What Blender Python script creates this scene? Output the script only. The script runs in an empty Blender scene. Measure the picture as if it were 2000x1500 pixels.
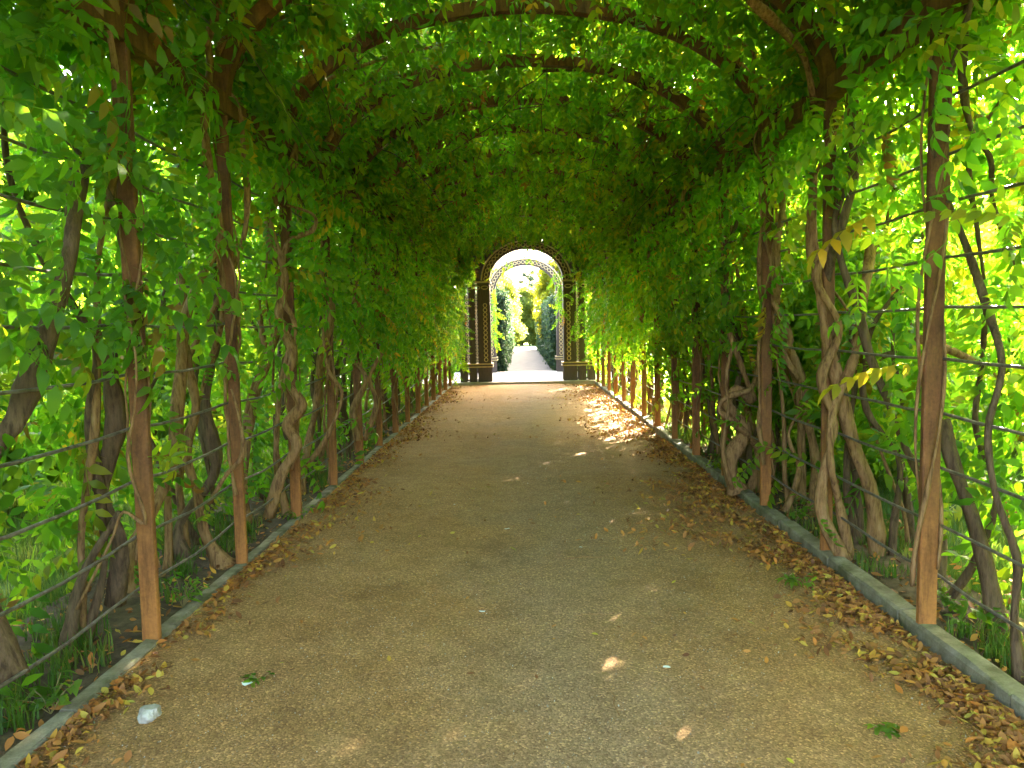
import bpy, math, random
import numpy as np
from mathutils import Matrix, Vector

S = bpy.context.scene
COL = S.collection
R = math.radians
rng = np.random.default_rng(7)
random.seed(7)

# ------------------------------------------------------------------ camera
F = 1480.0                      # focal length in pixels of the 2000 px wide photograph
EYE = Vector((0.0, 0.0, 1.5))
ROLL = R(1.1)
yc = Vector((18 / F, 113 / F, -1)).normalized()
up = Vector((-math.sin(ROLL), math.cos(ROLL), 0))
zc = (up - yc * up.dot(yc)).normalized()
xc = yc.cross(zc)
W2C = Matrix((xc, yc, zc)).transposed()         # columns are the world axes seen from the camera
C2W = W2C.transposed()
cam_d = bpy.data.cameras.new('camera')
cam = bpy.data.objects.new('camera', cam_d)
COL.objects.link(cam)
cam_d.sensor_width = 36
cam_d.lens = 36 * F / 2000
cam_d.clip_start = 0.05
cam_d.clip_end = 2000
cam.matrix_world = Matrix.Translation(EYE) @ C2W.to_4x4()
S.camera = cam


def P(px, py, Y):
    """world point seen at pixel (px, py) of the photograph at distance Y along the path"""
    d = C2W @ Vector(((px - 1000) / F, -(py - 750) / F, -1))
    return EYE + d * (Y / d.y)


# ------------------------------------------------------------------ light
SUN_AZ, SUN_EL = 27.0, 26.0
world = bpy.data.worlds.new('World')
S.world = world
world.use_nodes = True
wn = world.node_tree
sky = wn.nodes.new('ShaderNodeTexSky')
sky.sky_type = 'NISHITA'
sky.sun_disc = False
sky.sun_elevation = R(SUN_EL)
sky.sun_rotation = R(SUN_AZ)
sky.air_density = 1.0
sky.dust_density = 6.0
sky.ozone_density = 0.4
wn.links.new(sky.outputs[0], wn.nodes['Background'].inputs[0])
wn.nodes['Background'].inputs[1].default_value = 0.15
sd = bpy.data.lights.new('sun', 'SUN')
sd.energy = 5.0
sd.angle = R(0.5)
sd.color = (1.0, 0.9, 0.74)
sun = bpy.data.objects.new('sun', sd)
COL.objects.link(sun)
sv = Vector((math.sin(R(SUN_AZ)) * math.cos(R(SUN_EL)), math.cos(R(SUN_AZ)) * math.cos(R(SUN_EL)), math.sin(R(SUN_EL))))
sun.rotation_euler = sv.to_track_quat('Z', 'Y').to_euler()
S.view_settings.view_transform = 'Standard'
S.view_settings.look = 'None'
S.view_settings.gamma = 1
S.view_settings.exposure = 4.92
S.view_settings.use_curve_mapping = False
cy = S.cycles
cy.max_bounces = 10
cy.diffuse_bounces = 7
cy.glossy_bounces = 2
cy.transmission_bounces = 4
cy.caustics_reflective = False
cy.caustics_refractive = False
cy.use_denoising = True
cy.sample_clamp_indirect = 6.0


# ------------------------------------------------------------------ materials
class NT:
    def __init__(s, name):
        s.m = bpy.data.materials.new(name)
        s.m.use_nodes = True
        s.t = s.m.node_tree
        s.t.nodes.clear()
        s.out = s.t.nodes.new('ShaderNodeOutputMaterial')

    def n(s, typ, **kw):
        nd = s.t.nodes.new(typ)
        for k, v in kw.items():
            if k.startswith('i_'):
                nd.inputs[k[2:].replace('_', ' ')].default_value = v
            else:
                setattr(nd, k, v)
        return nd

    def l(s, a, b):
        s.t.links.new(a, b)

    def ramp(s, src, stops, interp='LINEAR'):
        r = s.n('ShaderNodeValToRGB')
        r.color_ramp.interpolation = interp
        el = r.color_ramp.elements
        while len(el) > 1:
            el.remove(el[-1])
        el[0].position = stops[0][0]
        el[0].color = (*stops[0][1], 1)
        for p, c in stops[1:]:
            e = el.new(p)
            e.color = (*c, 1)
        s.l(src, r.inputs[0])
        return r.outputs[0]

    def noise(s, scale, detail=4, rough=0.55, vec=None):
        nz = s.n('ShaderNodeTexNoise')
        nz.inputs['Scale'].default_value = scale
        nz.inputs['Detail'].default_value = detail
        nz.inputs['Roughness'].default_value = rough
        if vec is not None:
            s.l(vec, nz.inputs['Vector'])
        return nz.outputs['Fac']

    def mix(s, fac, a, b, mode='MIX'):
        mx = s.n('ShaderNodeMix', data_type='RGBA', blend_type=mode)
        for sock, v in ((mx.inputs[0], fac), (mx.inputs[6], a), (mx.inputs[7], b)):
            if isinstance(v, (int, float)):
                sock.default_value = v
            elif isinstance(v, tuple):
                sock.default_value = (*v, 1)
            else:
                s.l(v, sock)
        return mx.outputs[2]

    def coord(s, kind='Object', scale=None):
        c = s.n('ShaderNodeTexCoord').outputs[kind]
        if scale:
            m = s.n('ShaderNodeMapping')
            m.inputs['Scale'].default_value = scale
            s.l(c, m.inputs[0])
            c = m.outputs[0]
        return c

    def pos(s):
        return s.n('ShaderNodeNewGeometry').outputs['Position']

    def principled(s, col, rough=0.8, bump=None, bstr=0.3, bdist=0.01, spec=0.3, metal=0.0):
        p = s.n('ShaderNodeBsdfPrincipled')
        if isinstance(col, tuple):
            p.inputs['Base Color'].default_value = (*col, 1)
        else:
            s.l(col, p.inputs['Base Color'])
        p.inputs['Roughness'].default_value = rough
        p.inputs['Specular IOR Level'].default_value = spec
        p.inputs['Metallic'].default_value = metal
        if bump is not None:
            b = s.n('ShaderNodeBump')
            b.inputs['Strength'].default_value = bstr
            b.inputs['Distance'].default_value = bdist
            s.l(bump, b.inputs['Height'])
            s.l(b.outputs[0], p.inputs['Normal'])
        s.l(p.outputs[0], s.out.inputs[0])
        return p


def leaf_mat(name, refl, trans, fac=0.5, rough=0.5, spec=0.22):
    """thin leaf: reflects on top, lets light through; every leaf spray takes its own tint from the two ramps"""
    t = NT(name)
    rnd = t.n('ShaderNodeObjectInfo').outputs['Random']
    c1 = t.ramp(rnd, refl)
    c2 = t.ramp(rnd, trans)
    isl = t.n('ShaderNodeNewGeometry').outputs['Random Per Island']
    tint = t.ramp(isl, [(0, (.62, .76, .8)), (.5, (.9, .98, 1)), (.9, (1.1, 1.12, .9)), (1, (1.35, 1.05, .7))])
    c1 = t.mix(1.0, c1, tint, 'MULTIPLY')
    c2 = t.mix(1.0, c2, tint, 'MULTIPLY')
    vein = t.noise(60, 2, vec=t.coord('Object'))
    c1 = t.mix(0.25, c1, t.ramp(vein, [(0.3, (0.4, 0.4, 0.4)), (0.7, (1, 1, 1))]), 'MULTIPLY')
    p = t.principled(c1, rough, spec=spec)
    tr = t.n('ShaderNodeBsdfTranslucent')
    t.l(c2, tr.inputs[0])
    mx = t.n('ShaderNodeMixShader')
    mx.inputs[0].default_value = fac
    t.l(p.outputs[0], mx.inputs[1])
    t.l(tr.outputs[0], mx.inputs[2])
    t.l(mx.outputs[0], t.out.inputs[0])
    return t.m


M = {}
M['leaf'] = leaf_mat('wisteria_leaf',
                     [(0, (.045, .10, .014)), (.55, (.068, .125, .014)), (.85, (.10, .15, .014)), (.95, (.15, .16, .014)), (.975, (.34, .24, .015)), (.99, (.20, .11, .03))],
                     [(0, (.235, .56, .02)), (.55, (.345, .64, .02)), (.85, (.47, .66, .02)), (.95, (.52, .55, .018)), (.975, (.74, .50, .02)), (.99, (.35, .16, .03))], 0.48)
M['shrub_leaf'] = leaf_mat('shrub_leaf', [(0, (.06, .13, .015)), (1, (.10, .17, .02))], [(0, (.28, .52, .015)), (1, (.45, .60, .02))], 0.5)
M['hedge_leaf'] = leaf_mat('hedge_leaf', [(0, (.04, .075, .042)), (1, (.065, .10, .045))], [(0, (.08, .15, .06)), (1, (.12, .18, .06))], 0.3, 0.65, 0.15)
M['yellow_leaf'] = leaf_mat('yellow_tree_leaf', [(0, (.16, .17, .015)), (1, (.24, .22, .015))], [(0, (.45, .46, .02)), (1, (.7, .58, .02))], 0.5)
M['pale_leaf'] = leaf_mat('pale_tree_leaf', [(0, (.09, .13, .03)), (1, (.16, .17, .03))], [(0, (.32, .40, .05)), (1, (.5, .5, .05))], 0.5)
M['needle'] = leaf_mat('pine_needle', [(0, (.03, .06, .035)), (1, (.05, .08, .04))], [(0, (.05, .10, .04)), (1, (.06, .10, .04))], 0.25)
M['dry_leaf'] = leaf_mat('dry_leaf',
                         [(0, (.15, .058, .020)), (.3, (.32, .118, .032)), (.6, (.45, .185, .045)), (.78, (.55, .17, .03)), (.92, (.62, .36, .05)), (1, (.40, .32, .06))],
                         [(0, (.10, .04, .01)), (.5, (.22, .10, .02)), (1, (.4, .3, .03))], 0.2, 0.6)
M['yellow_dry'] = leaf_mat('yellow_fallen_leaf', [(0, (.45, .33, .03)), (1, (.55, .42, .05))], [(0, (.5, .35, .03)), (1, (.5, .4, .03))], 0.25, 0.5)
M['orange_dry'] = leaf_mat('orange_fallen_leaf', [(0, (.48, .15, .03)), (1, (.55, .22, .04))], [(0, (.4, .14, .02)), (1, (.4, .2, .02))], 0.2, 0.55)
M['brown_dry'] = leaf_mat('brown_fallen_leaf', [(0, (.20, .075, .026)), (1, (.36, .135, .04))], [(0, (.2, .09, .02)), (1, (.25, .1, .02))], 0.15, 0.6)
M['green_dry'] = leaf_mat('green_fallen_leaf', [(0, (.10, .20, .03)), (1, (.18, .26, .04))], [(0, (.2, .4, .03)), (1, (.3, .4, .03))], 0.3, 0.5)
M['grass'] = leaf_mat('grass_blade', [(0, (.045, .10, .015)), (.7, (.07, .13, .018)), (1, (.16, .16, .04))], [(0, (.11, .25, .02)), (1, (.24, .30, .04))], 0.35)


def bark_mat(name, c0, c1, c2):
    t = NT(name)
    pz = t.coord('Object', (1, 1, .16))
    a = t.noise(48, 7, .7, pz)
    b = t.noise(7, 3, .5, t.pos())
    col = t.mix(t.ramp(b, [(.35, (0, 0, 0)), (.7, (1, 1, 1))]), t.ramp(a, [(.38, c0), (.55, c1)]), t.ramp(a, [(.36, c0), (.48, c1), (.66, c2)]))
    t.principled(col, .88, a, 1.0, .014, .15)
    return t.m


M['bark_tan'] = bark_mat('tan_bark', (.12, .060, .025), (.28, .150, .060), (.40, .235, .105))
M['bark_dark'] = bark_mat('dark_bark', (.07, .043, .024), (.135, .083, .044), (.21, .135, .075))
M['bark_tree'] = bark_mat('tree_bark', (.08, .055, .035), (.16, .11, .07), (.25, .19, .13))
M['shoot'] = bark_mat('shoot_bark', (.16, .14, .04), (.26, .20, .07), (.33, .25, .12))

t = NT('rusty_paint')
a = t.noise(9, 5, .6, t.coord('Object', (1, 1, .5)))
b = t.noise(70, 3, .6, t.pos())
col = t.ramp(a, [(.3, (.085, .033, .012)), (.5, (.155, .062, .020)), (.68, (.25, .108, .033))])
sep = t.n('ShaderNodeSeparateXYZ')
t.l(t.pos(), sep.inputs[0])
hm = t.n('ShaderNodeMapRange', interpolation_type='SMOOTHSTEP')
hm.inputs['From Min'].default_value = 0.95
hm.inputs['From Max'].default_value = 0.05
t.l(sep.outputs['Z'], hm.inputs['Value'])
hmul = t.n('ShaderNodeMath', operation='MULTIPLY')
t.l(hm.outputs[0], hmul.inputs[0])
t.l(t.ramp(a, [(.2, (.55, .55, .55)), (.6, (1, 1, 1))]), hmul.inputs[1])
col = t.mix(hmul.outputs[0], col, (.37, .145, .034))        # lower ends lighter and more orange, broken up by noise
c = t.noise(26, 6, .7, t.coord('Object', (1, 1, .12)))
col = t.mix(.75, col, t.ramp(c, [(.34, (.42, .38, .36)), (.5, (1, 1, 1)), (.66, (1.25, 1.2, 1.15))]), 'MULTIPLY')
col = t.mix(.45, col, t.ramp(b, [(.3, (.5, .5, .5)), (.6, (1, 1, 1))]), 'MULTIPLY')
t.principled(col, .7, b, .5, .004, .3)
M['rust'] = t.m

t = NT('wire_metal')
a = t.noise(30, 4, .6, t.pos())
t.principled(t.ramp(a, [(.35, (.07, .05, .035)), (.65, (.17, .14, .11))]), .5, a, .2, .002, .4)
M['wire'] = t.m

t = NT('kerb_concrete')
a = t.noise(7, 5, .65, t.pos())
b = t.noise(110, 3, .7, t.pos())
col = t.ramp(a, [(.3, (.12, .095, .055)), (.5, (.21, .18, .115)), (.7, (.31, .27, .19))])
col = t.mix(.5, col, t.ramp(b, [(.3, (.55, .53, .5)), (.6, (1, 1, 1))]), 'MULTIPLY')
ms = t.noise(3.1, 5, .7, t.pos())
col = t.mix(t.ramp(ms, [(.5, (0, 0, 0)), (.64, (.8, .8, .8))]), col, (.075, .075, .025))   # moss and dirt
t.principled(col, .9, b, .5, .004, .2)
M['kerb'] = t.m

t = NT('path_gravel')
ps = t.pos()
big = t.noise(.55, 4, .6, ps)
mid = t.noise(5, 5, .65, ps)
vor = t.n('ShaderNodeTexVoronoi', feature='F1')
vor.inputs['Scale'].default_value = 130
t.l(ps, vor.inputs['Vector'])
vsep = t.n('ShaderNodeSeparateColor')
t.l(vor.outputs['Color'], vsep.inputs[0])
fine = t.noise(240, 3, .7, ps)
base = t.mix(t.ramp(big, [(.35, (0, 0, 0)), (.65, (1, 1, 1))]), (.395, .222, .086), (.475, .292, .132))
xs = t.n('ShaderNodeSeparateXYZ')
t.l(ps, xs.inputs[0])
wear = t.n('ShaderNodeMath', operation='MULTIPLY_ADD')          # trodden middle: finer, greyer, paler; wanders along the path
t.l(t.noise(.8, 3, .6, ps), wear.inputs[0])
wear.inputs[1].default_value = 1.9
t.l(xs.outputs[0], wear.inputs[2])
wear2 = t.n('ShaderNodeMath', operation='ABSOLUTE')
wsub = t.n('ShaderNodeMath', operation='SUBTRACT')
t.l(wear.outputs[0], wsub.inputs[0])
wsub.inputs[1].default_value = 1.15
t.l(wsub.outputs[0], wear2.inputs[0])
wmask = t.ramp(wear2.outputs[0], [(.1, (.85, .85, .85)), (.75, (0, 0, 0))])
base = t.mix(wmask, base, (.375, .252, .145))
damp = t.noise(1.7, 5, .62, ps)
base = t.mix(.7, base, t.ramp(damp, [(.28, (.70, .67, .62)), (.46, (1, 1, 1)), (.7, (1.12, 1.08, 1.0))]), 'MULTIPLY')
base = t.mix(.55, base, t.ramp(mid, [(.3, (.55, .5, .42)), (.5, (.85, .8, .75)), (.7, (1.0, 1.0, 1.0))]), 'MULTIPLY')
base = t.mix(.75, base, t.ramp(vsep.outputs[0], [(0, (.45, .42, .36)), (.5, (.8, .78, .72)), (.9, (1.25, 1.2, 1.1)), (.97, (1.9, 1.8, 1.6))]), 'MULTIPLY')
base = t.mix(.4, base, t.ramp(fine, [(.3, (.5, .5, .5)), (.65, (1.1, 1.1, 1.1))]), 'MULTIPLY')
hsum = t.n('ShaderNodeMath', operation='SUBTRACT')
t.l(fine, hsum.inputs[0])
t.l(vor.outputs['Distance'], hsum.inputs[1])
hs2 = t.n('ShaderNodeMath', operation='MULTIPLY_ADD')       # shallow scuffs and trodden hollows under the grain
t.l(t.noise(6.5, 4, .6, ps), hs2.inputs[0])
hs2.inputs[1].default_value = 3.0
t.l(hsum.outputs[0], hs2.inputs[2])
t.principled(base, .93, hs2.outputs[0], .9, .008, .15)
M['gravel'] = t.m

t = NT('bed_soil')
a = t.noise(12, 6, .7, t.pos())
t.principled(t.ramp(a, [(.3, (.05, .036, .02)), (.6, (.12, .085, .05)), (.75, (.17, .13, .08))]), .95, a, .8, .03, .1)
M['soil'] = t.m

t = NT('lawn_ground')
a = t.noise(2.2, 6, .65, t.pos())
b = t.noise(30, 4, .7, t.pos())
col = t.ramp(a, [(.3, (.035, .075, .012)), (.6, (.06, .11, .018)), (.8, (.11, .12, .04))])
col = t.mix(.5, col, t.ramp(b, [(.3, (.5, .5, .5)), (.65, (1, 1, 1))]), 'MULTIPLY')
t.principled(col, .95, b, .8, .03, .1)
M['lawn'] = t.m

t = NT('pebble_stone')
rnd = t.n('ShaderNodeObjectInfo').outputs['Random']
t.principled(t.ramp(rnd, [(0, (.12, .09, .055)), (.5, (.22, .17, .11)), (.85, (.34, .28, .20)), (1, (.55, .52, .46))]), .85, spec=.25)
M['pebble'] = t.m

t = NT('pale_rock')
a = t.noise(14, 5, .6, t.coord())
t.principled(t.ramp(a, [(.3, (.20, .175, .13)), (.5, (.34, .31, .255)), (.68, (.48, .45, .39))]), .85, a, .6, .02, .2)
M['rock'] = t.m

t = NT('trellis_wood')
a = t.noise(20, 4, .6, t.coord('Object', (3, 3, .3)))
t.principled(t.ramp(a, [(.3, (.07, .05, .044)), (.7, (.115, .085, .075))]), .6, a, .2, .003, .3)
M['trellis'] = t.m
t = NT('ring_gilding')
a = t.noise(25, 3, .5, t.pos())
t.principled(t.ramp(a, [(.3, (.44, .31, .15)), (.7, (.60, .45, .24))]), .5, a, .1, .002, .4)
M['gold'] = t.m
t = NT('pale_slab')
a = t.noise(6, 5, .6, t.pos())
t.principled(t.ramp(a, [(.3, (.36, .31, .24)), (.7, (.48, .42, .33))]), .85, a, .2, .004, .2)
M['slab'] = t.m
t = NT('grey_gravel')
a = t.noise(3, 6, .65, t.pos())
t.principled(t.ramp(a, [(.3, (.085, .077, .065)), (.7, (.14, .13, .11))]), .9, a, .3, .01, .2)
M['grey_gravel'] = t.m
t = NT('pale_paper')
t.principled((.72, .74, .72), .7)
M['paper'] = t.m


# ------------------------------------------------------------------ mesh helpers
class MB:
    def __init__(s):
        s.v, s.f = [], []

    def add(s, v, f):
        o = len(s.v)
        s.v += [tuple(p) for p in v]
        s.f += [tuple(i + o for i in q) for q in f]

    def box(s, x0, x1, y0, y1, z0, z1, jit=0.0):
        v = [(x, y, z) for z in (z0, z1) for y in (y0, y1) for x in (x0, x1)]
        if jit:
            v = [tuple(c + random.uniform(-jit, jit) for c in p) for p in v]
        s.add(v, [(0, 2, 3, 1), (4, 5, 7, 6), (0, 1, 5, 4), (2, 6, 7, 3), (0, 4, 6, 2), (1, 3, 7, 5)])

    def tube(s, pts, rad, n=7, lobes=0.0, twist=0.0, cap=True):
        pts = np.asarray(pts, float)
        N = len(pts)
        rad = np.full(N, rad) if np.isscalar(rad) else np.asarray(rad, float)
        T = np.gradient(pts, axis=0)
        T /= np.linalg.norm(T, axis=1)[:, None] + 1e-9
        u = np.cross(T[0], (0.3, 0.9, 0.2))
        u /= np.linalg.norm(u)
        th = np.arange(n) / n * 2 * math.pi
        V = []
        for i in range(N):
            u = u - T[i] * u.dot(T[i])
            u /= np.linalg.norm(u)
            w = np.cross(T[i], u)
            rr = rad[i] * (1 + lobes * np.sin(2 * th + twist * i) + lobes * .5 * np.sin(3 * th - twist * .7 * i + 1))
            V.append(pts[i] + rr[:, None] * (np.cos(th)[:, None] * u + np.sin(th)[:, None] * w))
        V = np.concatenate(V)
        Fc = []
        for i in range(N - 1):
            for j in range(n):
                k = (j + 1) % n
                Fc.append((i * n + j, i * n + k, (i + 1) * n + k, (i + 1) * n + j))
        if cap:
            Fc.append(tuple(range(n - 1, -1, -1)))
            Fc.append(tuple((N - 1) * n + j for j in range(n)))
        s.add(V, Fc)

    def mesh(s, name, mat, smooth=False):
        me = bpy.data.meshes.new(name)
        me.from_pydata(s.v, [], s.f)
        if smooth:
            me.polygons.foreach_set('use_smooth', [True] * len(me.polygons))
        me.materials.append(mat)
        return me

    def build(s, name, mat, parent=None, smooth=False, origin=None):
        if origin is not None:
            o0 = np.asarray(origin, float)
            s.v = [tuple(np.asarray(p) - o0) for p in s.v]
        ob = link(name, s.mesh(name, mat, smooth), parent)
        if origin is not None:
            ob.location = origin
        return ob


def link(name, data, parent=None):
    ob = bpy.data.objects.new(name, data)
    COL.objects.link(ob)
    if parent is not None:
        ob.parent = parent
    return ob


def tag(o, label=None, cat=None, group=None, kind=None):
    for k, v in (('label', label), ('category', cat), ('group', group), ('kind', kind)):
        if v:
            o[k] = v
    return o


def empty(name, loc=(0, 0, 0)):
    e = link(name, None)
    e.location = loc
    e.empty_display_size = .2
    return e


def spline(pts, n):
    """Catmull-Rom resample"""
    p = np.asarray(pts, float)
    p = np.vstack([2 * p[0] - p[1], p, 2 * p[-1] - p[-2]])
    out = []
    m = len(p) - 3
    for t in np.linspace(0, m - 1e-6, n):
        i = int(t)
        u = t - i
        a, b, c, d = p[i:i + 4]
        out.append(.5 * (2 * b + (c - a) * u + (2 * a - 5 * b + 4 * c - d) * u * u + (3 * b - 3 * c + d - a) * u ** 3))
    return np.array(out)


def frames(xd, zh):
    """rotation matrices with local X along xd and local Z near zh; returns Euler XYZ"""
    x = xd / np.linalg.norm(xd, axis=1)[:, None]
    y = np.cross(zh, x)
    y /= np.linalg.norm(y, axis=1)[:, None] + 1e-9
    z = np.cross(x, y)
    ry = np.arcsin(np.clip(-x[:, 2], -1, 1))
    rx = np.arctan2(y[:, 2], z[:, 2])
    rz = np.arctan2(x[:, 1], x[:, 0])
    return np.stack([rx, ry, rz], 1)


# ------------------------------------------------------------------ leaf shapes
def leaflet(mb, base, d, nrm, L, Wd, droop=.25):
    d = d / np.linalg.norm(d)
    s = np.cross(nrm, d)
    s /= np.linalg.norm(s)
    n = np.cross(d, s)

    def q(u, w):
        return base + d * L * u + s * Wd * w - n * L * droop * u * u - n * abs(w) * Wd * -.35
    mb.add([q(0, 0), q(.32, .5), q(.32, -.5), q(.68, .36), q(.68, -.36), q(1, 0)], [(0, 2, 1), (1, 2, 4, 3), (3, 4, 5)])


def frond_mesh(name, mat, pairs, L, ll, lw, seed, sides=1.0):
    r = np.random.default_rng(seed)
    mb = MB()
    bend = r.uniform(.1, .45)
    side = r.uniform(-.15, .15)

    def c(u):
        return np.array([L * u, L * side * u * u, -L * bend * u * u])
    st = np.array([0, .35, .7, 1.0])
    pts = [c(u) for u in st]
    for i in range(3):
        a, b = pts[i], pts[i + 1]
        w = .0022
        mb.add([a + (0, w, 0), a - (0, w, 0), b - (0, w * .7, 0), b + (0, w * .7, 0)], [(0, 1, 2, 3)])
    for i in range(pairs):
        u = .2 + .74 * i / (pairs - 1)
        t = c(u + .03) - c(u)
        t /= np.linalg.norm(t)
        for sg in (1, -1):
            k = r.uniform(.8, 1.15) * (1 - .25 * abs(u - .5))
            d = t * r.uniform(.35, .7) + np.array([0, sg * r.uniform(.7, 1), 0]) + np.array([0, 0, -r.uniform(.15, .7)])
            nrm = np.array([r.uniform(-.25, .25), sg * r.uniform(0, .5), 1.0])
            leaflet(mb, c(u), d, nrm, ll * k, lw * k, r.uniform(.05, .4))
    t = c(1) - c(.95)
    leaflet(mb, c(1), t + (0, 0, -.3 * np.linalg.norm(t)), np.array([.2, 0, 1.]), ll * 1.05, lw, .3)
    return mb.mesh(name, mat, True)


def spray_mesh(name, mat, n, L, ll, lw, seed):
    r = np.random.default_rng(seed)
    mb = MB()
    for i in range(n):
        b = r.normal(0, L * .4, 3)
        d = r.normal(0, 1, 3) + np.array([.5, 0, -.35])
        leaflet(mb, b, d, r.normal(0, .5, 3) + np.array([0, 0, 1.]), ll * r.uniform(.7, 1.2), lw * r.uniform(.8, 1.2), r.uniform(0, .4))
    return mb.mesh(name, mat, True)


def source(me):
    return bpy.data.objects.new(me.name, me)


FROND = [source(frond_mesh('frond', M['leaf'], p, L, ll, lw, 20 + i)) for i, (p, L, ll, lw) in enumerate(
    [(5, .28, .086, .038), (5, .31, .094, .041), (4, .24, .084, .037), (6, .34, .088, .037), (5, .29, .100, .043), (4, .26, .092, .041)])]
SHRUBL = [source(spray_mesh('leaf_spray', M['shrub_leaf'], 9, .14, .11, .055, 50 + i)) for i in range(3)]
HEDGEL = [source(spray_mesh('hedge_sprig', M['hedge_leaf'], 9, .12, .085, .045, 60 + i)) for i in range(3)]
YELLOWL = [source(spray_mesh('tree_sprig', M['yellow_leaf'], 9, .16, .13, .07, 70 + i)) for i in range(3)]
PALEL = [source(spray_mesh('tree_sprig', M['pale_leaf'], 9, .2, .15, .07, 80 + i)) for i in range(3)]
GREENL = [source(spray_mesh('tree_spray', M['shrub_leaf'], 9, .24, .2, .1, 150 + i)) for i in range(3)]
NEEDLEL = [source(spray_mesh('needle_sprig', M['needle'], 12, .16, .2, .022, 90 + i)) for i in range(2)]


def dry_mesh(seed, mat, name='fallen_leaf'):
    r = np.random.default_rng(seed)
    mb = MB()
    L, Wd, curl, fold = r.uniform(.05, .075), r.uniform(.022, .036), r.uniform(-.5, 1.0), r.uniform(.1, .6)
    rows = []
    for u, w in ((0, .02), (.25, .85), (.5, 1), (.75, .7), (1, .03)):
        z = .006 + L * .35 * curl * (u - .5) ** 2 + (0.004 if curl < 0 else 0)
        for sg in (-1, 0, 1):
            rows.append((L * (u - .5), sg * w * Wd / 2, z + abs(sg) * w * fold * Wd * .5 + r.uniform(-.001, .001)))
    mb.add(rows, [(i * 3 + j, i * 3 + j + 1, i * 3 + j + 4, i * 3 + j + 3) for i in range(4) for j in range(2)])
    return mb.mesh(name, mat, True)


DRY = [source(dry_mesh(100 + i, M['dry_leaf'], 'litter_leaf')) for i in range(5)]


def pebble_mesh(seed):
    r = np.random.default_rng(seed)
    mb = MB()
    v = np.array([(1, 0, 0), (-1, 0, 0), (0, 1, 0), (0, -1, 0), (0, 0, 1), (0, 0, -1)], float) * r.uniform(.6, 1.1, (6, 3)) * (.005, .004, .003)
    mb.add(v, [(0, 2, 4), (2, 1, 4), (1, 3, 4), (3, 0, 4), (2, 0, 5), (1, 2, 5), (3, 1, 5), (0, 3, 5)])
    return mb.mesh('pebble', M['pebble'], True)


PEB = [source(pebble_mesh(120 + i)) for i in range(3)]


def tuft_mesh(seed, h, n):
    r = np.random.default_rng(seed)
    mb = MB()
    for i in range(n):
        a = r.uniform(0, 6.28)
        b = np.array([r.normal(0, .025), r.normal(0, .025), 0])
        d = np.array([math.cos(a), math.sin(a), 0])
        s = np.array([-d[1], d[0], 0]) * .0028
        hh = h * r.uniform(.5, 1.2)
        o = d * hh * r.uniform(.1, .6)
        m_ = b + o * .35 + np.array([0, 0, hh * .6])
        e = b + o + np.array([0, 0, hh])
        mb.add([b - s, b + s, m_ + s * .8, m_ - s * .8, e], [(0, 1, 2, 3), (3, 2, 4)])
    return mb.mesh('grass_tuft', M['grass'], True)


TUFT = [source(tuft_mesh(130 + i, .09, 14)) for i in range(3)]

# ------------------------------------------------------------------ scatter (geometry nodes on a point mesh)
_groups = {}


def scatter_group(key, sources):
    if key in _groups:
        return _groups[key]
    g = bpy.data.node_groups.new('scatter_' + key, 'GeometryNodeTree')
    g.interface.new_socket('Geometry', in_out='INPUT', socket_type='NodeSocketGeometry')
    g.interface.new_socket('Geometry', in_out='OUTPUT', socket_type='NodeSocketGeometry')
    gi, go = g.nodes.new('NodeGroupInput'), g.nodes.new('NodeGroupOutput')
    iop = g.nodes.new('GeometryNodeInstanceOnPoints')
    join = g.nodes.new('GeometryNodeJoinGeometry')
    for o in sources:
        oi = g.nodes.new('GeometryNodeObjectInfo')
        oi.inputs['Object'].default_value = o
        oi.inputs['As Instance'].default_value = True
        g.links.new(oi.outputs['Geometry'], join.inputs[0])

    def attr(nm, typ):
        a = g.nodes.new('GeometryNodeInputNamedAttribute')
        a.data_type = typ
        a.inputs['Name'].default_value = nm
        return a.outputs[0]
    g.links.new(gi.outputs[0], iop.inputs['Points'])
    g.links.new(join.outputs[0], iop.inputs['Instance'])
    iop.inputs['Pick Instance'].default_value = True
    g.links.new(attr('idx', 'INT'), iop.inputs['Instance Index'])
    e2r = g.nodes.new('FunctionNodeEulerToRotation')
    g.links.new(attr('rot', 'FLOAT_VECTOR'), e2r.inputs[0])
    g.links.new(e2r.outputs[0], iop.inputs['Rotation'])
    g.links.new(attr('scl', 'FLOAT'), iop.inputs['Scale'])
    g.links.new(iop.outputs[0], go.inputs[0])
    _groups[key] = g
    return g


def scatter(name, key, sources, pos, rot, scl, parent=None):
    n = len(pos)
    me = bpy.data.meshes.new(name)
    me.vertices.add(n)
    me.vertices.foreach_set('co', np.asarray(pos, np.float32).ravel())
    a = me.attributes.new('rot', 'FLOAT_VECTOR', 'POINT')
    a.data.foreach_set('vector', np.asarray(rot, np.float32).ravel())
    a = me.attributes.new('scl', 'FLOAT', 'POINT')
    a.data.foreach_set('value', np.asarray(scl, np.float32))
    a = me.attributes.new('idx', 'INT', 'POINT')
    a.data.foreach_set('value', rng.integers(0, len(sources), n).astype(np.int32))
    me.materials.append(sources[0].data.materials[0])
    ob = link(name, me, parent)
    md = ob.modifiers.new('scatter', 'NODES')
    md.node_group = scatter_group(key, sources)
    ob['kind'] = 'stuff'
    return ob


# ------------------------------------------------------------------ ground
XC, WD, SPR, RISE = 0.045, 1.88, 2.9, 1.04       # tunnel centre, half width, spring height, rise of the arches
Y0, DY, NP = 3.59, 1.2, 14                      # first visible post, spacing, posts per side
YEND = 19.6


def dip(x):
    u = np.clip((x - XC - .7) / (WD - .75), 0, 1)
    return -.042 * u * u


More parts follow.
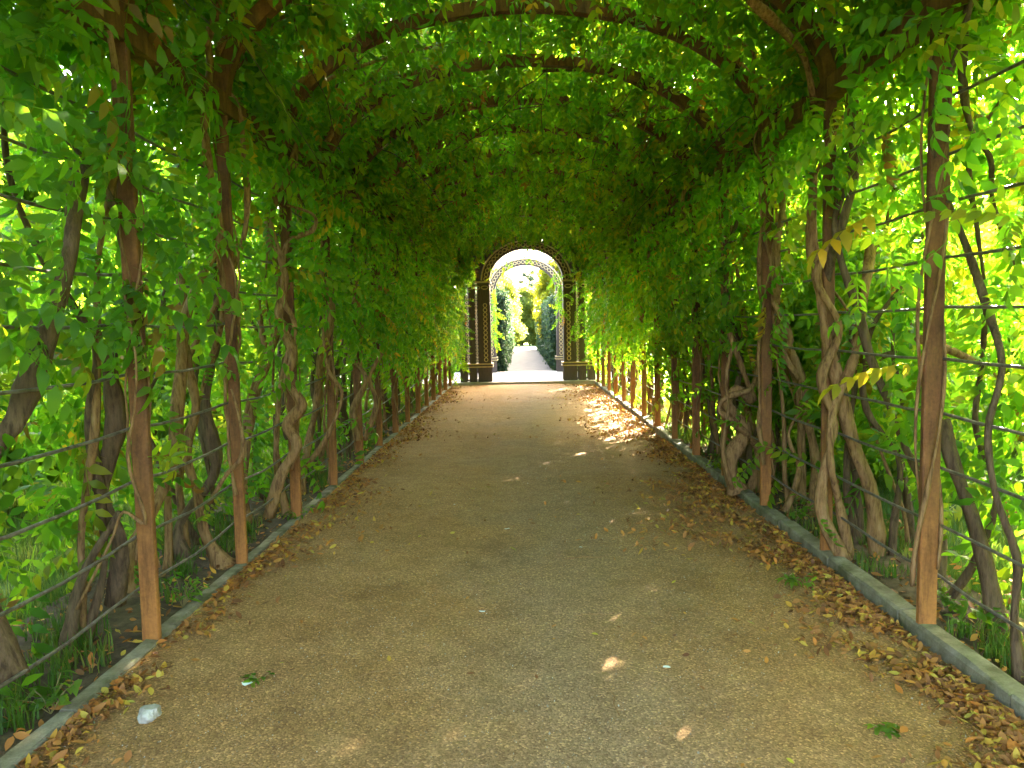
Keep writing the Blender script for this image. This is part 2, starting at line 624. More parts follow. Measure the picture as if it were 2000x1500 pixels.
def sheet(name, mat, x0, x1, y0, y1, z, nx=1, ny=1, bump=0.0, prof=None):
    mb = MB()
    xs, ys = np.linspace(x0, x1, nx + 1), np.linspace(y0, y1, ny + 1)
    v = []
    for y in ys:
        for x in xs:
            edge = x in (xs[0], xs[-1]) or y in (ys[0], ys[-1])
            v.append((x, y, z + (prof(x) if prof else 0) + (0 if edge else bump * (math.sin(x * 3.1 + y * 1.7) + math.sin(y * 2.3 - x * 4.1) + random.uniform(-.7, .7)))))
    mb.add(v, [(j * (nx + 1) + i, j * (nx + 1) + i + 1, (j + 1) * (nx + 1) + i + 1, (j + 1) * (nx + 1) + i) for j in range(ny) for i in range(nx)])
    ob = mb.build(name, mat, smooth=True)
    ob['kind'] = 'structure'
    return ob


sheet('ground', M['lawn'], -400, 400, -400, 400, -.085)
sheet('gravel_path', M['gravel'], XC - WD - .02, XC + WD + .02, -8, YEND, 0, 30, 200, .004, dip)
sheet('soil_bed', M['soil'], XC - WD - .85, XC - WD - .05, -8, YEND + 3, -.008, 8, 120, .01)
sheet('soil_bed', M['soil'], XC + WD + .05, XC + WD + .55, -8, YEND + 3, -.008, 8, 120, .01)
sheet('garden_path', M['grey_gravel'], -.62, 1.02, 24.0, 56, -.012, 4, 40, .002)
sheet('gravel_forecourt', M['slab'], -14, 14, YEND + .02, 24.3, -.02)

# kerbs: one thing per side, each stone a part
kerb_z = {-1: (.015, -.02), 1: (.035, .01)}
for sd_ in (-1, 1):
    e = empty('kerb', (XC + sd_ * WD, 0, 0))
    tag(e, 'low half buried grey concrete kerb along the left edge of the path' if sd_ < 0 else
        'raised grey concrete kerb along the right edge of the path', 'kerb')
    for i in range(25):
        y = -2.4 + i * .88
        if y + .88 > YEND:
            break
        mb = MB()
        zt = kerb_z[sd_][0] + random.uniform(-.006, .006)
        w = .052 if sd_ > 0 else .043
        prof = [(-w, -.08), (-w, zt - .012), (-w + .012, zt), (w - .012, zt), (w, zt - .012), (w, -.08)]
        v = []
        for yy in (0, .3, .6, .866):
            for (x, z) in prof:
                v.append((x + random.uniform(-.005, .005), yy + random.uniform(-.006, .006) * (yy > 0), z + random.uniform(-.005, .005)))
        f = [(j * 6 + k, j * 6 + (k + 1) % 6, (j + 1) * 6 + (k + 1) % 6, (j + 1) * 6 + k) for j in range(3) for k in range(6)]
        f += [(5, 4, 3, 2, 1, 0), tuple(18 + k for k in range(6))]
        mb.add(v, f)
        o = mb.build('kerb_stone', M['kerb'], e)
        o.location = (random.uniform(-.006, .006), y, 0)
        o.rotation_euler.z = random.uniform(-.006, .006)

# ------------------------------------------------------------------ arbour frame
arb = tag(empty('pergola_tunnel', (XC, 0, 0)), 'rust brown metal arbour tunnel of posts, curved arches and long wires over the path', 'arbour')


def arch_pt(th, off=0.0):
    """th 0 = right spring, pi = left spring; off outward"""
    return np.array([(WD + off) * math.cos(th), SPR + (RISE + off) * math.sin(th)])


def arch_mesh():
    mb = MB()
    n = 40
    v = []
    for i in range(n + 1):
        th = math.pi * i / n
        for off, y in ((-.048, -.04), (.048, -.04), (.048, .04), (-.048, .04)):
            x, z = arch_pt(th, off)
            v.append((x, y, z))
    f = [(i * 4 + k, i * 4 + (k + 1) % 4, (i + 1) * 4 + (k + 1) % 4, (i + 1) * 4 + k) for i in range(n) for k in range(4)]
    f += [(0, 1, 2, 3), (n * 4 + 3, n * 4 + 2, n * 4 + 1, n * 4)]
    mb.add(v, f)
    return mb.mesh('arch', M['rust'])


def post_mesh(w, d):
    mb = MB()
    n = 10
    v = []
    b = .006
    for i in range(n + 1):
        z = -.1 + (SPR - .06 + .1) * i / n
        for x, y in ((-w + b, -d), (w - b, -d), (w, -d + b), (w, d - b), (w - b, d), (-w + b, d), (-w, d - b), (-w, -d + b)):
            v.append((x, y, z))
    f = [(i * 8 + k, i * 8 + (k + 1) % 8, (i + 1) * 8 + (k + 1) % 8, (i + 1) * 8 + k) for i in range(n) for k in range(8)]
    mb.add(v, f + [tuple(range(7, -1, -1)), tuple(n * 8 + k for k in range(8))])
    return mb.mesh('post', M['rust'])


am, pm_wide, pm = arch_mesh(), post_mesh(.042, .019), post_mesh(.036, .017)
KMIN = -4
for k in range(KMIN, NP):
    y = Y0 + DY * k
    o = link('arch', am, arb)
    o.location = (0, y, 0)
    for sd_ in (-1, 1):
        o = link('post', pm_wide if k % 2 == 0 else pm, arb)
        o.location = (sd_ * WD, y + random.uniform(-.02, .02), 0)
        o.rotation_euler = (random.uniform(-.006, .006), random.uniform(-.006, .006), 0)
for sd_ in (-1, 1):
    mb = MB()
    mb.box(-.05, .05, Y0 + DY * KMIN, YEND - .2, -.058, .062)
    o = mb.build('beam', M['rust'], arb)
    o.location = (sd_ * WD, 0, SPR)
HROD = [.27, .52, .79, 1.05, 1.31, 1.55, 1.78, 2.03, 2.25, 2.5]
for sd_ in (-1, 1):
    for h in HROD:
        mb = MB()
        pts = []
        y = Y0 + DY * KMIN
        sag = .012 if sd_ > 0 else .022
        while y < YEND - .3:
            u = ((y - Y0) / DY) % 1
            pts.append((sd_ * (WD + .05 if h > .4 else WD + .045) + random.uniform(-.006, .006), y, h + random.uniform(-.004, .004) - sag * math.sin(math.pi * u)))
            y += .3
        mb.tube(pts, .008, 5)
        mb.build('wire', M['wire'], arb, True)
for th in (.35, .8, 1.2, math.pi / 2, 1.94, 2.34, 2.79):
    x, z = arch_pt(th, .045)
    mb = MB()
    mb.tube([(x + random.uniform(-.008, .008), Y0 + DY * KMIN + i * .6, z + random.uniform(-.008, .008)) for i in range(int((YEND - Y0 - DY * KMIN) / .6))], .007, 5)
    mb.build('wire', M['wire'], arb, True)

# ------------------------------------------------------------------ trellis pavilion at the end of the tunnel
pav = tag(empty('trellis_pavilion', (.15, YEND, 0)), 'dark trellis gateway with gilded ring chains and two round arches at the tunnel end', 'pavilion')
mb = MB()
mb.box(-2.3, 2.3, .0, 4.6, -.05, .06)
mb.build('floor_slab', M['slab'], pav)


def ring_mesh(Ra, Rb, r, name='ring'):
    mb = MB()
    n, m_ = 10, 4
    v = []
    for i in range(n):
        a = 2 * math.pi * i / n
        for j in range(m_):
            b = 2 * math.pi * j / m_
            v.append(((Ra + r * math.cos(b)) * math.cos(a), r * math.sin(b), (Rb + r * math.cos(b)) * math.sin(a)))
    mb.add(v, [(i * m_ + j, ((i + 1) % n) * m_ + j, ((i + 1) % n) * m_ + (j + 1) % m_, i * m_ + (j + 1) % m_) for i in range(n) for j in range(m_)])
    return mb.mesh(name, M['gold'], True)


ringm, ringw, rings_ = ring_mesh(.046, .051, .012), ring_mesh(.085, .042, .012), ring_mesh(.028, .034, .009)
HW = .955                                       # half width of the opening


def portal(y, spring):
    for sg in (-1, 1):
        # openwork pillar: boards with gaps between, plinth with mouldings, ring chains
        mb = MB()
        edges = [(HW, HW + .33), (HW + .40, HW + .56), (HW + .65, HW + .80)]
        for a, b in edges:
            for dy in (0, .40):
                x0, x1 = sorted((sg * a, sg * b))
                mb.box(x0, x1, y + .14 + dy, y + .18 + dy, .5, spring + .10)
                mb.box(x0 - .015, x1 + .015, y + .10 + dy, y + .18 + dy, .06, .497)
        x0, x1 = sorted((sg * (HW + .002), sg * (HW + .04)))
        mb.box(x0, x1, y + .183, y + .537, .5, spring + .1)
        for z in (.09, .30, 1.2, 2.0):
            x0, x1 = sorted((sg * (HW + .03), sg * (HW + .79)))
            mb.box(x0, x1, y + .186, y + .206, z, z + .04)
        p = mb.build('pillar', M['trellis'], pav)
        m2 = MB()
        x0, x1 = sorted((sg * (HW - .05), sg * (HW + .86)))
        for z in (.44, .515):
            m2.box(x0, x1, y + .07, y + .62, z, z + .028)
        m2.build('moulding', M['gold'], p)
        m2 = MB()
        m2.box(x0 + .01, x1 - .01, y + .08, y + .61, .47, .513)
        m2.build('plinth_rail', M['trellis'], p)
        m2 = MB()
        x0, x1 = sorted((sg * (HW - .03), sg * (HW + .84)))
        m2.box(x0, x1, y + .09, y + .60, spring + .105, spring + .145)
        m2.build('cornice', M['gold'], p)
        nr = int((spring - .35 - .62) / .118)
        for i in range(nr):
            o = link('ring', ringm, p)
            o.location = (sg * (HW + .13), y + .125, .64 + .118 * i)
        for i in range(3):
            o = link('ring', ringw, p)
            o.location = (sg * (HW + .13 + .205 * i), y + .125, spring - .02)
        for gx in (HW + .365, HW + .605):
            for i in range(int((spring - .7) / .095)):
                o = link('ring', rings_, p)
                o.location = (sg * gx, y + .16, .62 + .095 * i)
    # arch band
    mb = MB()
    n = 28
    q = .87

    def pt(th, r):
        return r * math.cos(th), spring + .145 + r * q * math.sin(th)
    v = []
    for i in range(n + 1):
        th = math.pi * i / n
        for r_, yy in ((HW, y + .15), (HW + .24, y + .15), (HW + .24, y + .55), (HW, y + .55)):
            x, z = pt(th, r_)
            v.append((x, yy, z))
    f = [(i * 4 + k, i * 4 + (k + 1) % 4, (i + 1) * 4 + (k + 1) % 4, (i + 1) * 4 + k) for i in range(n) for k in range(4)]
    mb.add(v, f + [(0, 1, 2, 3), (n * 4 + 3, n * 4 + 2, n * 4 + 1, n * 4)])
    a = mb.build('arch', M['trellis'], pav)
    m2 = MB()
    for r_ in (HW + .21,):
        m2.tube([(pt(th, r_)[0], y + .135, pt(th, r_)[1]) for th in np.linspace(.02, math.pi - .02, 40)], .022, 5)
    m2.build('moulding', M['gold'], a)
    nr = 26
    for i in range(nr):
        th = math.pi * (i + .5) / nr
        x, z = pt(th, HW + .10)
        o = link('ring', ringm, a)
        o.location = (x, y + .13, z)
        o.rotation_euler.y = -th
    m2 = MB()
    for i in range(19):
        th = math.pi * (i + .5) / 19
        x, z = pt(th, HW + .26)
        m2.box(x - .03, x + .03, y + .3, y + .36, z - .03, z + .05)
    m2.build('cresting', M['trellis'], a)


portal(.12, 2.54)
# boarded spandrel filling the space between the near arch and the end of the tunnel
mb = MB()
n = 44
for i in range(n):
    v = []
    for th in (math.pi * (i + .003) / n, math.pi * (i + (random.uniform(.86, .92) if random.random() < .2 else 1.0)) / n):
        a_ = np.array([(HW + .245) * math.cos(th), 2.685 + (HW + .245) * .87 * math.sin(th)])
        c_ = np.array([(WD + .5) * math.cos(th) - .1, 2.685 + (RISE + .95) * math.sin(th) ** .8])
        for q_, yy in ((a_, .30), (c_, .30), (c_, .34), (a_, .34)):
            v.append((q_[0], yy, q_[1]))
    mb.add(v, [(k, (k + 1) % 4, 4 + (k + 1) % 4, 4 + k) for k in range(4)] + [(3, 2, 1, 0), (4, 5, 6, 7)])
mb.build('spandrel', M['trellis'], pav)
portal(4.0, 2.42)
# side trellis of the pavilion between the two portals: thin laths with gaps
for sg in (-1, 1):
    m0 = MB()
    m0.box(sg * 1.75 - .04, sg * 1.75 + .04, .75, .83, .06, 2.7)
    m0.box(sg * 1.75 - .04, sg * 1.75 + .04, 3.8, 3.88, .06, 2.7)
    m0.box(sg * 1.75 - .05, sg * 1.75 + .05, .70, 3.93, 2.703, 2.78)
    fr = m0.build('side_frame', M['trellis'], pav)
    for i in range(9):
        m1 = MB()
        yy = 1.02 + i * .3
        m1.box(sg * 1.75 - .012, sg * 1.75 + .012, yy, yy + .06, .06, .9)
        m1.build('lath', M['trellis'], fr)

# ------------------------------------------------------------------ wisteria
ORD = ['first', 'second', 'third', 'fourth', 'fifth', 'sixth', 'seventh', 'eighth', 'ninth', 'tenth', 'eleventh', 'twelfth', 'thirteenth', 'fourteenth']


def wob(n, amp, seed):
    r = np.random.default_rng(seed)
    a = np.zeros((n, 3))
    x = np.linspace(0, 1, n)
    for fq in (1, 2.3, 4.1, 7):
        a[:, :2] += amp / fq * np.sin(x[:, None] * fq * 6.28 + r.uniform(0, 6.28, (1, 2)))
    return a


def stem_obj(parent, pts, r0, r1, mat, name='stem', n=None, lob=.17, knots=0.15):
    pts = np.asarray(pts, float)
    L = np.linalg.norm(np.diff(pts, axis=0), axis=1).sum()
    n = n or int(max(8, min(70, L / .055)))
    p = spline(pts, n)
    rr = np.linspace(r0, r1, n)
    rr = rr * (1 + knots * np.convolve(rng.normal(0, 1, n + 4), np.ones(5) / 2.2, 'valid'))
    if p[0, 2] < .05:
        rr[:3] *= np.array([1.7, 1.35, 1.12])
    mb = MB()
    mb.tube(p, np.clip(rr, r1 * .5, None), 8 if r0 > .025 else 6, lob, .35)
    loc = parent.location
    return mb.build(name, mat, parent, True) if False else _rel(mb, name, mat, parent)


def _rel(mb, name, mat, parent):
    o = np.array(parent.location)
    mb.v = [tuple(np.asarray(v) - o) for v in mb.v]
    return mb.build(name, mat, parent, True)


def wall_density(sd_, y, h):
    """how thickly leaves hang on the inner face of a wall, by distance and height"""
    low = np.clip((h - np.where(y > 9, .85, 1.2)) / .75, .0, 1)
    near = np.clip((y - 5.2) / 2.5, 0, 1)
    top = np.clip((h - 2.0) / .6, 0, 1)
    if sd_ > 0:
        base = .10 + .9 * near
    else:
        base = .25 + .75 * near
        base = np.where((y < 3.9) & (h > 1.5), .5, base)
    d = np.maximum(base, top * np.where(y < 7, .4, .8)) * low
    return np.maximum(d, .012)


def vine_fronds(sd_, k):
    yk = Y0 + DY * k
    Ps, Xs, Zs, inner = [], [], [], []
    # inner and outer wall layers
    n = 540
    h = rng.uniform(.25, SPR, n)
    y = rng.uniform(yk - .62, yk + .62, n)
    keep = rng.random(n) < wall_density(sd_, y, h) * np.clip(1.0 + .55 * (np.sin(y * 4.7 + h * 3.1 + sd_ * 2) + np.sin(y * 9.1 - h * 6.3)), .15, 1.6)
    h, y = h[keep], y[keep]
    t = rng.uniform(-.15, .22, len(h))
    nv = np.zeros((len(h), 3))
    nv[:, 0] = -sd_                                 # towards the path
    p = np.stack([XC + sd_ * (WD + t), y, h], 1)
    d = nv * rng.uniform(-.2, .9, (len(h), 1)) + rng.normal(0, .45, (len(h), 3)) + np.array([0, 0, -.55])
    z = nv * .7 + np.array([0, 0, .5]) + rng.normal(0, .4, (len(h), 3))
    Ps.append(p), Xs.append(d), Zs.append(z), inner.append(np.ones(len(h)))
    n = (760 if k <= 1 else 1000) if sd_ > 0 else 430
    h = rng.uniform(.08, SPR + .25, n)
    y = rng.uniform(yk - .62, yk + .62, n)
    t = .25 + rng.beta(1.2, 1.5, n) * (1.0 if sd_ < 0 else .85)
    lowcut = np.where((y > 11.8) & (y < 18.3) & (sd_ > 0), 1.9, .12 if sd_ < 0 else .42)
    clump = np.sin(y * 3.3 + h * 2.1 + sd_) + np.sin(y * 5.9 - h * 4.3 + 2 * sd_)
    keep = (rng.random(n) < np.clip((h - lowcut) / .45, .10, 1)) & (clump + rng.normal(0, .8, n) > -1.05)
    h, y, t = h[keep], y[keep], t[keep]
    p = np.stack([XC + sd_ * (WD + t), y, h], 1)
    d = rng.normal(0, .6, (len(h), 3)) + np.array([sd_ * .35, 0, -.5])
    z = np.array([sd_ * .6, 0, .6]) + rng.normal(0, .45, (len(h), 3))
    Ps.append(p), Xs.append(d), Zs.append(z), inner.append(np.zeros(len(h)))
    # roof half
    n = (1700 if k <= 3 else 1950) if sd_ > 0 else (1500 if k <= 3 else 1750)
    th = rng.uniform(0, math.pi / 2, n)
    th = np.where(sd_ > 0, th, math.pi - th)
    y = rng.uniform(yk - .62, yk + .62, n)
    off = np.where(rng.random(n) < .085, rng.uniform(-.07, .08, n), rng.uniform(.06, .65, n))
    ym = ((y - Y0) / DY) % 1                        # the steel stays readable: few sprays hang just in front of an arch
    bare = (off < .13) & (ym > .52) & (rng.random(n) < np.where(y < 10, .93, .7))
    gap = np.sin(th * 7 + y * 4.1) + np.sin(th * 11 - y * 6.3 + 1) + .7 * np.sin(y * 2.2 + th * 3)
    keep = ((gap + rng.normal(0, .5, n) > -1.9) | (off > .2)) & ~bare
    th, y, off = th[keep], y[keep], off[keep]
    p = np.stack([XC + (WD + off) * np.cos(th), y, SPR + (RISE + off) * np.sin(th)], 1)
    d = rng.normal(0, .6, (len(th), 3)) + np.array([0, 0, -.45])
    out = off > .07
    d[out, 2] += .62
    z = rng.normal(0, .45, (len(th), 3)) + np.array([0, -.25, .8])
    Ps.append(p), Xs.append(d), Zs.append(z), inner.append((off < .06) * 1.0)
    return np.concatenate(Ps), np.concatenate(Xs), np.concatenate(Zs), np.concatenate(inner)


vines = {}
for k in range(KMIN + 1, NP):
    for sd_ in (-1, 1):
        yk = Y0 + DY * k
        e = empty('wisteria_vine', (XC + sd_ * (WD + .12), yk, 0))
        side = 'left' if sd_ < 0 else 'right'
        if k >= 0:
            lab = f'green wisteria vine climbing the {ORD[k]} rusty post from the front, {side} side'
        else:
            lab = f'wisteria vine beside the camera, {["one post", "two posts", "three posts"][-k - 1]} nearer than the first {side} post'
        tag(e, lab, 'vine', f'wisteria vines along the {side} wall')
        vines[(sd_, k)] = e
        p, d, z, inn = vine_fronds(sd_, k)
        rot = frames(d, z)
        scl = rng.uniform(.55, 1.3, len(p)) * (1.04 if -1 <= k <= 1 else 1.0)
        dist = np.linalg.norm(p - np.array(EYE), axis=1)
        ok = dist > 1.1
        p, rot, scl, inn, dist = p[ok], rot[ok], scl[ok], inn[ok], dist[ok]
        nobj = 0 if k < -1 else (170 if k <= 2 else (110 if k <= 6 else 45))
        sc_ = inn * 2 + rng.random(len(p)) * .8 - .15 * dist * 0
        if k == -1:
            sc_ += (p[:, 1] > 2.5) * 2
        order = np.argsort(-sc_)
        obj_i, rest = order[:nobj], order[nobj:]
        base = np.array(e.location)
        for i in obj_i:
            o = link('frond', FROND[random.randrange(len(FROND))].data, e)
            o.location = p[i] - base
            o.rotation_euler = rot[i]
            o.scale = (scl[i],) * 3
        scatter('foliage', 'frond', FROND, p[rest] - base, rot[rest], scl[rest], e)


def auto_stems(sd_, k):
    e = vines[(sd_, k)]
    yk = Y0 + DY * k
    r = np.random.default_rng(1000 + k * 7 + (sd_ > 0) * 500)
    ns = 3 if k > 0 else 1
    for j in range(ns):
        yb = yk + r.uniform(-.5, .5)
        t0 = r.uniform(.10, .5)
        r0 = r.uniform(.012, .032) if (j or k < 1) else r.uniform(.024, .042)
        n = 12
        hh = np.linspace(-.05, SPR, n)
        u = np.linspace(0, 1, n)
        pts = np.zeros((n, 3))
        tw = r.uniform(5, 12)
        ph = r.uniform(0, 6.28)
        join = np.clip((u - .15) / .6, 0, 1)
        pts[:, 0] = XC + sd_ * (WD + t0 * (1 - join) + .09 * join * np.cos(tw * u + ph) + .02)
        pts[:, 1] = yb * (1 - join) + (yk + (j - 1) * .12) * join + .10 * join * np.sin(tw * u + ph)
        pts[:, 2] = hh
        pts += wob(n, r.uniform(.03, .08), int(r.integers(1e6)))
        th0 = 0.05
        m_ = 7
        the = r.uniform(.7, 1.5)
        up_ = []
        y1 = pts[-1, 1]
        dy_ = r.uniform(-.9, .9)
        for i in range(1, m_ + 1):
            th = th0 + (the - th0) * i / m_
            x, zz = arch_pt(th, .03 + r.uniform(-.05, .05))
            up_.append((XC + sd_ * x, y1 + dy_ * i / m_ + r.uniform(-.06, .06), zz))
        pts = np.vstack([pts, up_])
        stem_obj(e, pts, r0, r0 * .4, M['bark_tan'] if r.random() < .62 else M['bark_dark'], 'stem' if j else 'trunk')
    # leaning back stems between the posts
    for j in range(2 if 0 < k < 8 else 1):
        yb = yk + r.uniform(0, 1.2)
        t0 = r.uniform(.2, .6)
        n = 9
        pts = np.zeros((n, 3))
        pts[:, 0] = XC + sd_ * (WD + t0 + np.linspace(0, r.uniform(-.2, .25), n))
        pts[:, 1] = yb + np.linspace(0, r.uniform(-.5, .5), n)
        pts[:, 2] = np.linspace(-.05, r.uniform(2.2, 3), n)
        pts += wob(n, .09, int(r.integers(1e6)))
        r0 = r.uniform(.012, .03)
        stem_obj(e, pts, r0, r0 * .45, M['bark_dark'], 'stem')
    # twigs and shoots, some dangling under the roof
    for j in range(6 if k < 8 else 3):
        th = r.uniform(.1, 1.5)
        x, zz = arch_pt(th, 0)
        y1 = yk + r.uniform(-.6, .6)
        L = r.uniform(.4, 1.1)
        dr = r.normal(0, 1, 3) * (.6, .6, .25)
        n = 6
        uu = np.linspace(0, 1, n)[:, None]
        pts = np.array([XC + sd_ * x, y1, zz]) + dr * L * uu + np.array([0, 0, -.35 * L]) * uu ** 2 * r.uniform(.2, 2)
        pts = pts + np.random.default_rng(int(r.integers(1e6))).normal(0, .02, (n, 3))
        rr = r.uniform(.0025, .010)
        stem_obj(e, pts, rr, rr * .4, M['shoot'] if rr < .005 else M['bark_dark'], 'shoot', 16, 0)


for (sd_, k) in vines:
    auto_stems(sd_, k)


# leaves closing the end of the tunnel round the gateway
e = empty('wisteria_vine', (.15, YEND - .1, 0))
tag(e, 'curtain of wisteria hanging round the trellis gateway at the tunnel end', 'vine')
n = 11000
px_ = rng.uniform(-2.3, 2.4, n)
pz_ = rng.uniform(.2, 4.5, n)
ein = np.where(pz_ < 2.72, np.abs(px_ - .15) < HW + .62, ((px_ - .15) / (HW + .36)) ** 2 + ((pz_ - 2.66) / (.87 * (HW + .34))) ** 2 < 1)
ein |= (pz_ < .5) & (np.abs(px_ - .15) < HW + .9)
tun = np.where(pz_ < SPR, np.abs(px_ - XC) < WD + .3, ((px_ - XC) / (WD + .3)) ** 2 + ((pz_ - SPR) / (RISE + .4)) ** 2 < 1)
kp = tun & ~ein & (rng.random(n) < .5)
px_, pz_ = px_[kp], pz_[kp]
m_ = len(px_)
p = np.stack([px_, YEND - .1 + rng.uniform(-.35, .15, m_), pz_], 1)
side_screen = [(.15 + 1.75 + random.gauss(.05, .1), YEND + random.uniform(.7, 4.0), random.uniform(.3, 3.6)) for _ in range(1500)]  # unseen leaves added on the pavilion's right side to stop the sun beam
hang = [(x_, YEND - .05, z_) for x_ in np.linspace(-.7, 1.0, 12) for z_ in np.arange(3.5 - 1.1 * ((x_ - .15) / .95) ** 4, 3.5 - .5 * abs(math.sin(x_ * 5)) - 1.1 * ((x_ - .15) / .95) ** 4 - .05, -.12) if random.random() < .6]
strand = [(1.02 + random.uniform(-.12, .1), YEND + .05 + random.uniform(-.1, .1), z_) for z_ in np.arange(1.7, 2.9, .04)]
strand += [(-.78 + random.uniform(-.05, .08), YEND + 2.2 + random.uniform(-.3, .3), z_) for z_ in np.arange(1.0, 2.6, .03)]
strand += [(1.45 + random.uniform(-.15, .3), YEND - .15 + random.uniform(-.1, .1), random.uniform(1.2, 2.9)) for _ in range(40)]
p = np.vstack([p, side_screen, hang, strand])
m_ = len(p)
d = rng.normal(0, .5, (m_, 3)) + np.array([0, -.3, -.7])
z = rng.normal(0, .4, (m_, 3)) + np.array([0, -.6, .5])
rot = frames(d, z)
scl = rng.uniform(.6, 1.0, m_)
base = np.array(e.location)
for i in range(m_ - 200, m_):
    o = link('frond', FROND[random.randrange(len(FROND))].data, e)
    o.location = p[i] - base
    o.rotation_euler = rot[i]
    o.scale = (scl[i],) * 3
scatter('foliage', 'frond', FROND, p[:-200] - base, rot[:-200], scl[:-200], e)


def pstem(sd_, k, pix, r0, r1, mat='bark_tan', name='stem'):
    """a stem traced through points of the photograph, each at its own distance"""
    stem_obj(vines[(sd_, k)], [tuple(P(*q)) for q in pix], r0, r1, M[mat], name)


# left wall, the stems one can tell apart
pstem(-1, -1, [(20, 1330, 2.7), (-40, 1150, 2.75), (-30, 930, 2.8), (30, 820, 2.9), (65, 720, 2.95), (105, 610, 3.0), (140, 470, 3.1), (150, 330, 3.2)], .05, .034, 'bark_dark', 'trunk')
pstem(-1, 1, [(440, 1112, 4.75), (400, 1040, 4.75), (385, 960, 4.75), (362, 880, 4.75), (382, 800, 4.75), (368, 720, 4.75), (360, 640, 4.8), (352, 540, 4.9), (330, 430, 5.0)], .034, .024)
pstem(-1, 1, [(372, 1120, 4.9), (350, 1030, 4.95), (420, 920, 5.0), (400, 800, 5.0), (425, 650, 5.0), (415, 500, 5.0)], .05, .025, 'bark_dark')
pstem(-1, 1, [(408, 985, 4.62), (440, 930, 4.58), (472, 890, 4.55), (470, 830, 4.6), (452, 760, 4.65)], .016, .012)
pstem(-1, 2, [(525, 1010, 5.6), (548, 930, 5.6), (580, 870, 5.6), (562, 830, 5.6), (588, 790, 5.6), (560, 745, 5.6), (572, 690, 5.65), (545, 620, 5.7), (556, 540, 5.75), (530, 430, 5.8), (560, 340, 5.9), (580, 280, 6.0)], .042, .022)
pstem(-1, 2, [(560, 1005, 5.9), (540, 900, 5.9), (548, 760, 5.8), (575, 640, 5.75), (552, 580, 5.7), (560, 480, 5.8), (610, 450, 5.8), (612, 420, 5.8), (560, 400, 5.8)], .026, .012)
pstem(-1, 3, [(600, 910, 6.6), (640, 850, 6.6), (668, 770, 6.6), (640, 720, 6.65), (630, 640, 6.7)], .022, .014)
pstem(-1, 0, [(150, 1190, 3.45), (215, 1060, 3.5), (240, 1000, 3.5), (285, 1020, 3.45), (250, 900, 3.45), (262, 800, 3.45), (265, 700, 3.45), (240, 560, 3.5)], .008, .006)
pstem(-1, 0, [(225, 1180, 3.75), (235, 1060, 3.7), (200, 960, 3.7), (225, 830, 3.7), (215, 700, 3.65), (255, 560, 3.6), (230, 400, 3.6), (200, 250, 3.6)], .045, .03, 'bark_dark', 'trunk')
pstem(-1, 0, [(130, 1290, 3.5), (160, 1130, 3.55), (235, 1000, 3.6)], .03, .02, 'bark_dark')
pstem(-1, 0, [(230, 420, 3.45), (180, 330, 3.45), (90, 230, 3.4), (0, 130, 3.3)], .02, .012, 'bark_dark')
pstem(-1, 4, [(700, 860, 8.2), (690, 800, 8.2), (715, 740, 8.2), (685, 690, 8.3), (705, 640, 8.3), (690, 570, 8.3), (705, 530, 8.4)], .04, .025)
pstem(-1, 4, [(712, 860, 8.3), (735, 790, 8.3), (722, 740, 8.3), (745, 690, 8.4)], .03, .02)
# right wall
pstem(1, 1, [(1715, 1150, 4.75), (1712, 1060, 4.75), (1700, 960, 4.75), (1665, 860, 4.75), (1640, 760, 4.75), (1612, 650, 4.75), (1600, 560, 4.8), (1585, 470, 4.85), (1590, 340, 4.9)], .055, .025, 'bark_tan', 'trunk')
pstem(1, 1, [(1650, 1095, 4.65), (1605, 1000, 4.65), (1612, 900, 4.65), (1632, 830, 4.65), (1605, 740, 4.68), (1640, 640, 4.7), (1595, 540, 4.75), (1640, 440, 4.75), (1620, 300, 4.8)], .034, .018)
pstem(1, 1, [(1665, 1110, 4.72), (1640, 990, 4.68), (1622, 900, 4.6), (1628, 800, 4.66), (1668, 700, 4.7), (1690, 560, 4.8), (1700, 480, 4.9)], .026, .03, 'bark_tan')
pstem(1, 1, [(1740, 1150, 4.7), (1745, 1030, 4.75), (1755, 900, 4.8), (1690, 790, 4.8), (1700, 650, 4.8), (1760, 560, 4.85)], .022, .014, 'bark_dark')
pstem(1, 0, [(1965, 1330, 3.5), (1940, 1180, 3.6), (1905, 1030, 3.65), (1860, 900, 3.7), (1840, 820, 3.75)], .038, .03, 'bark_dark', 'trunk')
for ph in (0, 2.1, 4.2):
    r = np.random.default_rng(int(ph * 10) + 3)
    hs = np.linspace(.1 + ph * .05, 2.75, 26)
    tw = 3.1 + r.uniform(-.4, .4)
    c0 = P(1815, 1240, 3.59)
    pts = [(XC + WD + .058 * math.cos(tw * h + ph), Y0 + .058 * math.sin(tw * h + ph), h) for h in hs]
    stem_obj(vines[(1, 0)], pts, .010, .006, M['bark_tan'], 'stem', 60)
pstem(1, 0, [(1790, 660, 3.9), (1900, 705, 3.9), (1975, 770, 3.9), (1995, 860, 3.95)], .018, .014, 'bark_tan')
pstem(1, 0, [(1890, 0, 3.4), (1880, 150, 3.5), (1900, 260, 3.6), (1935, 310, 3.6), (1940, 400, 3.65), (1985, 520, 3.7)], .016, .012, 'bark_dark')
pstem(1, 1, [(1680, 720, 5.1), (1740, 690, 5.1), (1800, 680, 5.0)], .018, .012, 'bark_dark')
pstem(1, 3, [(1440, 960, 6.6), (1425, 900, 6.6), (1455, 840, 6.6), (1420, 790, 6.55), (1440, 760, 6.55), (1470, 780, 6.6), (1450, 720, 6.65), (1425, 650, 6.7)], .055, .025)
pstem(1, 3, [(1470, 960, 6.7), (1480, 880, 6.65), (1440, 830, 6.5), (1405, 800, 6.5), (1420, 775, 6.5), (1470, 755, 6.55), (1480, 690, 6.6)], .035, .018)
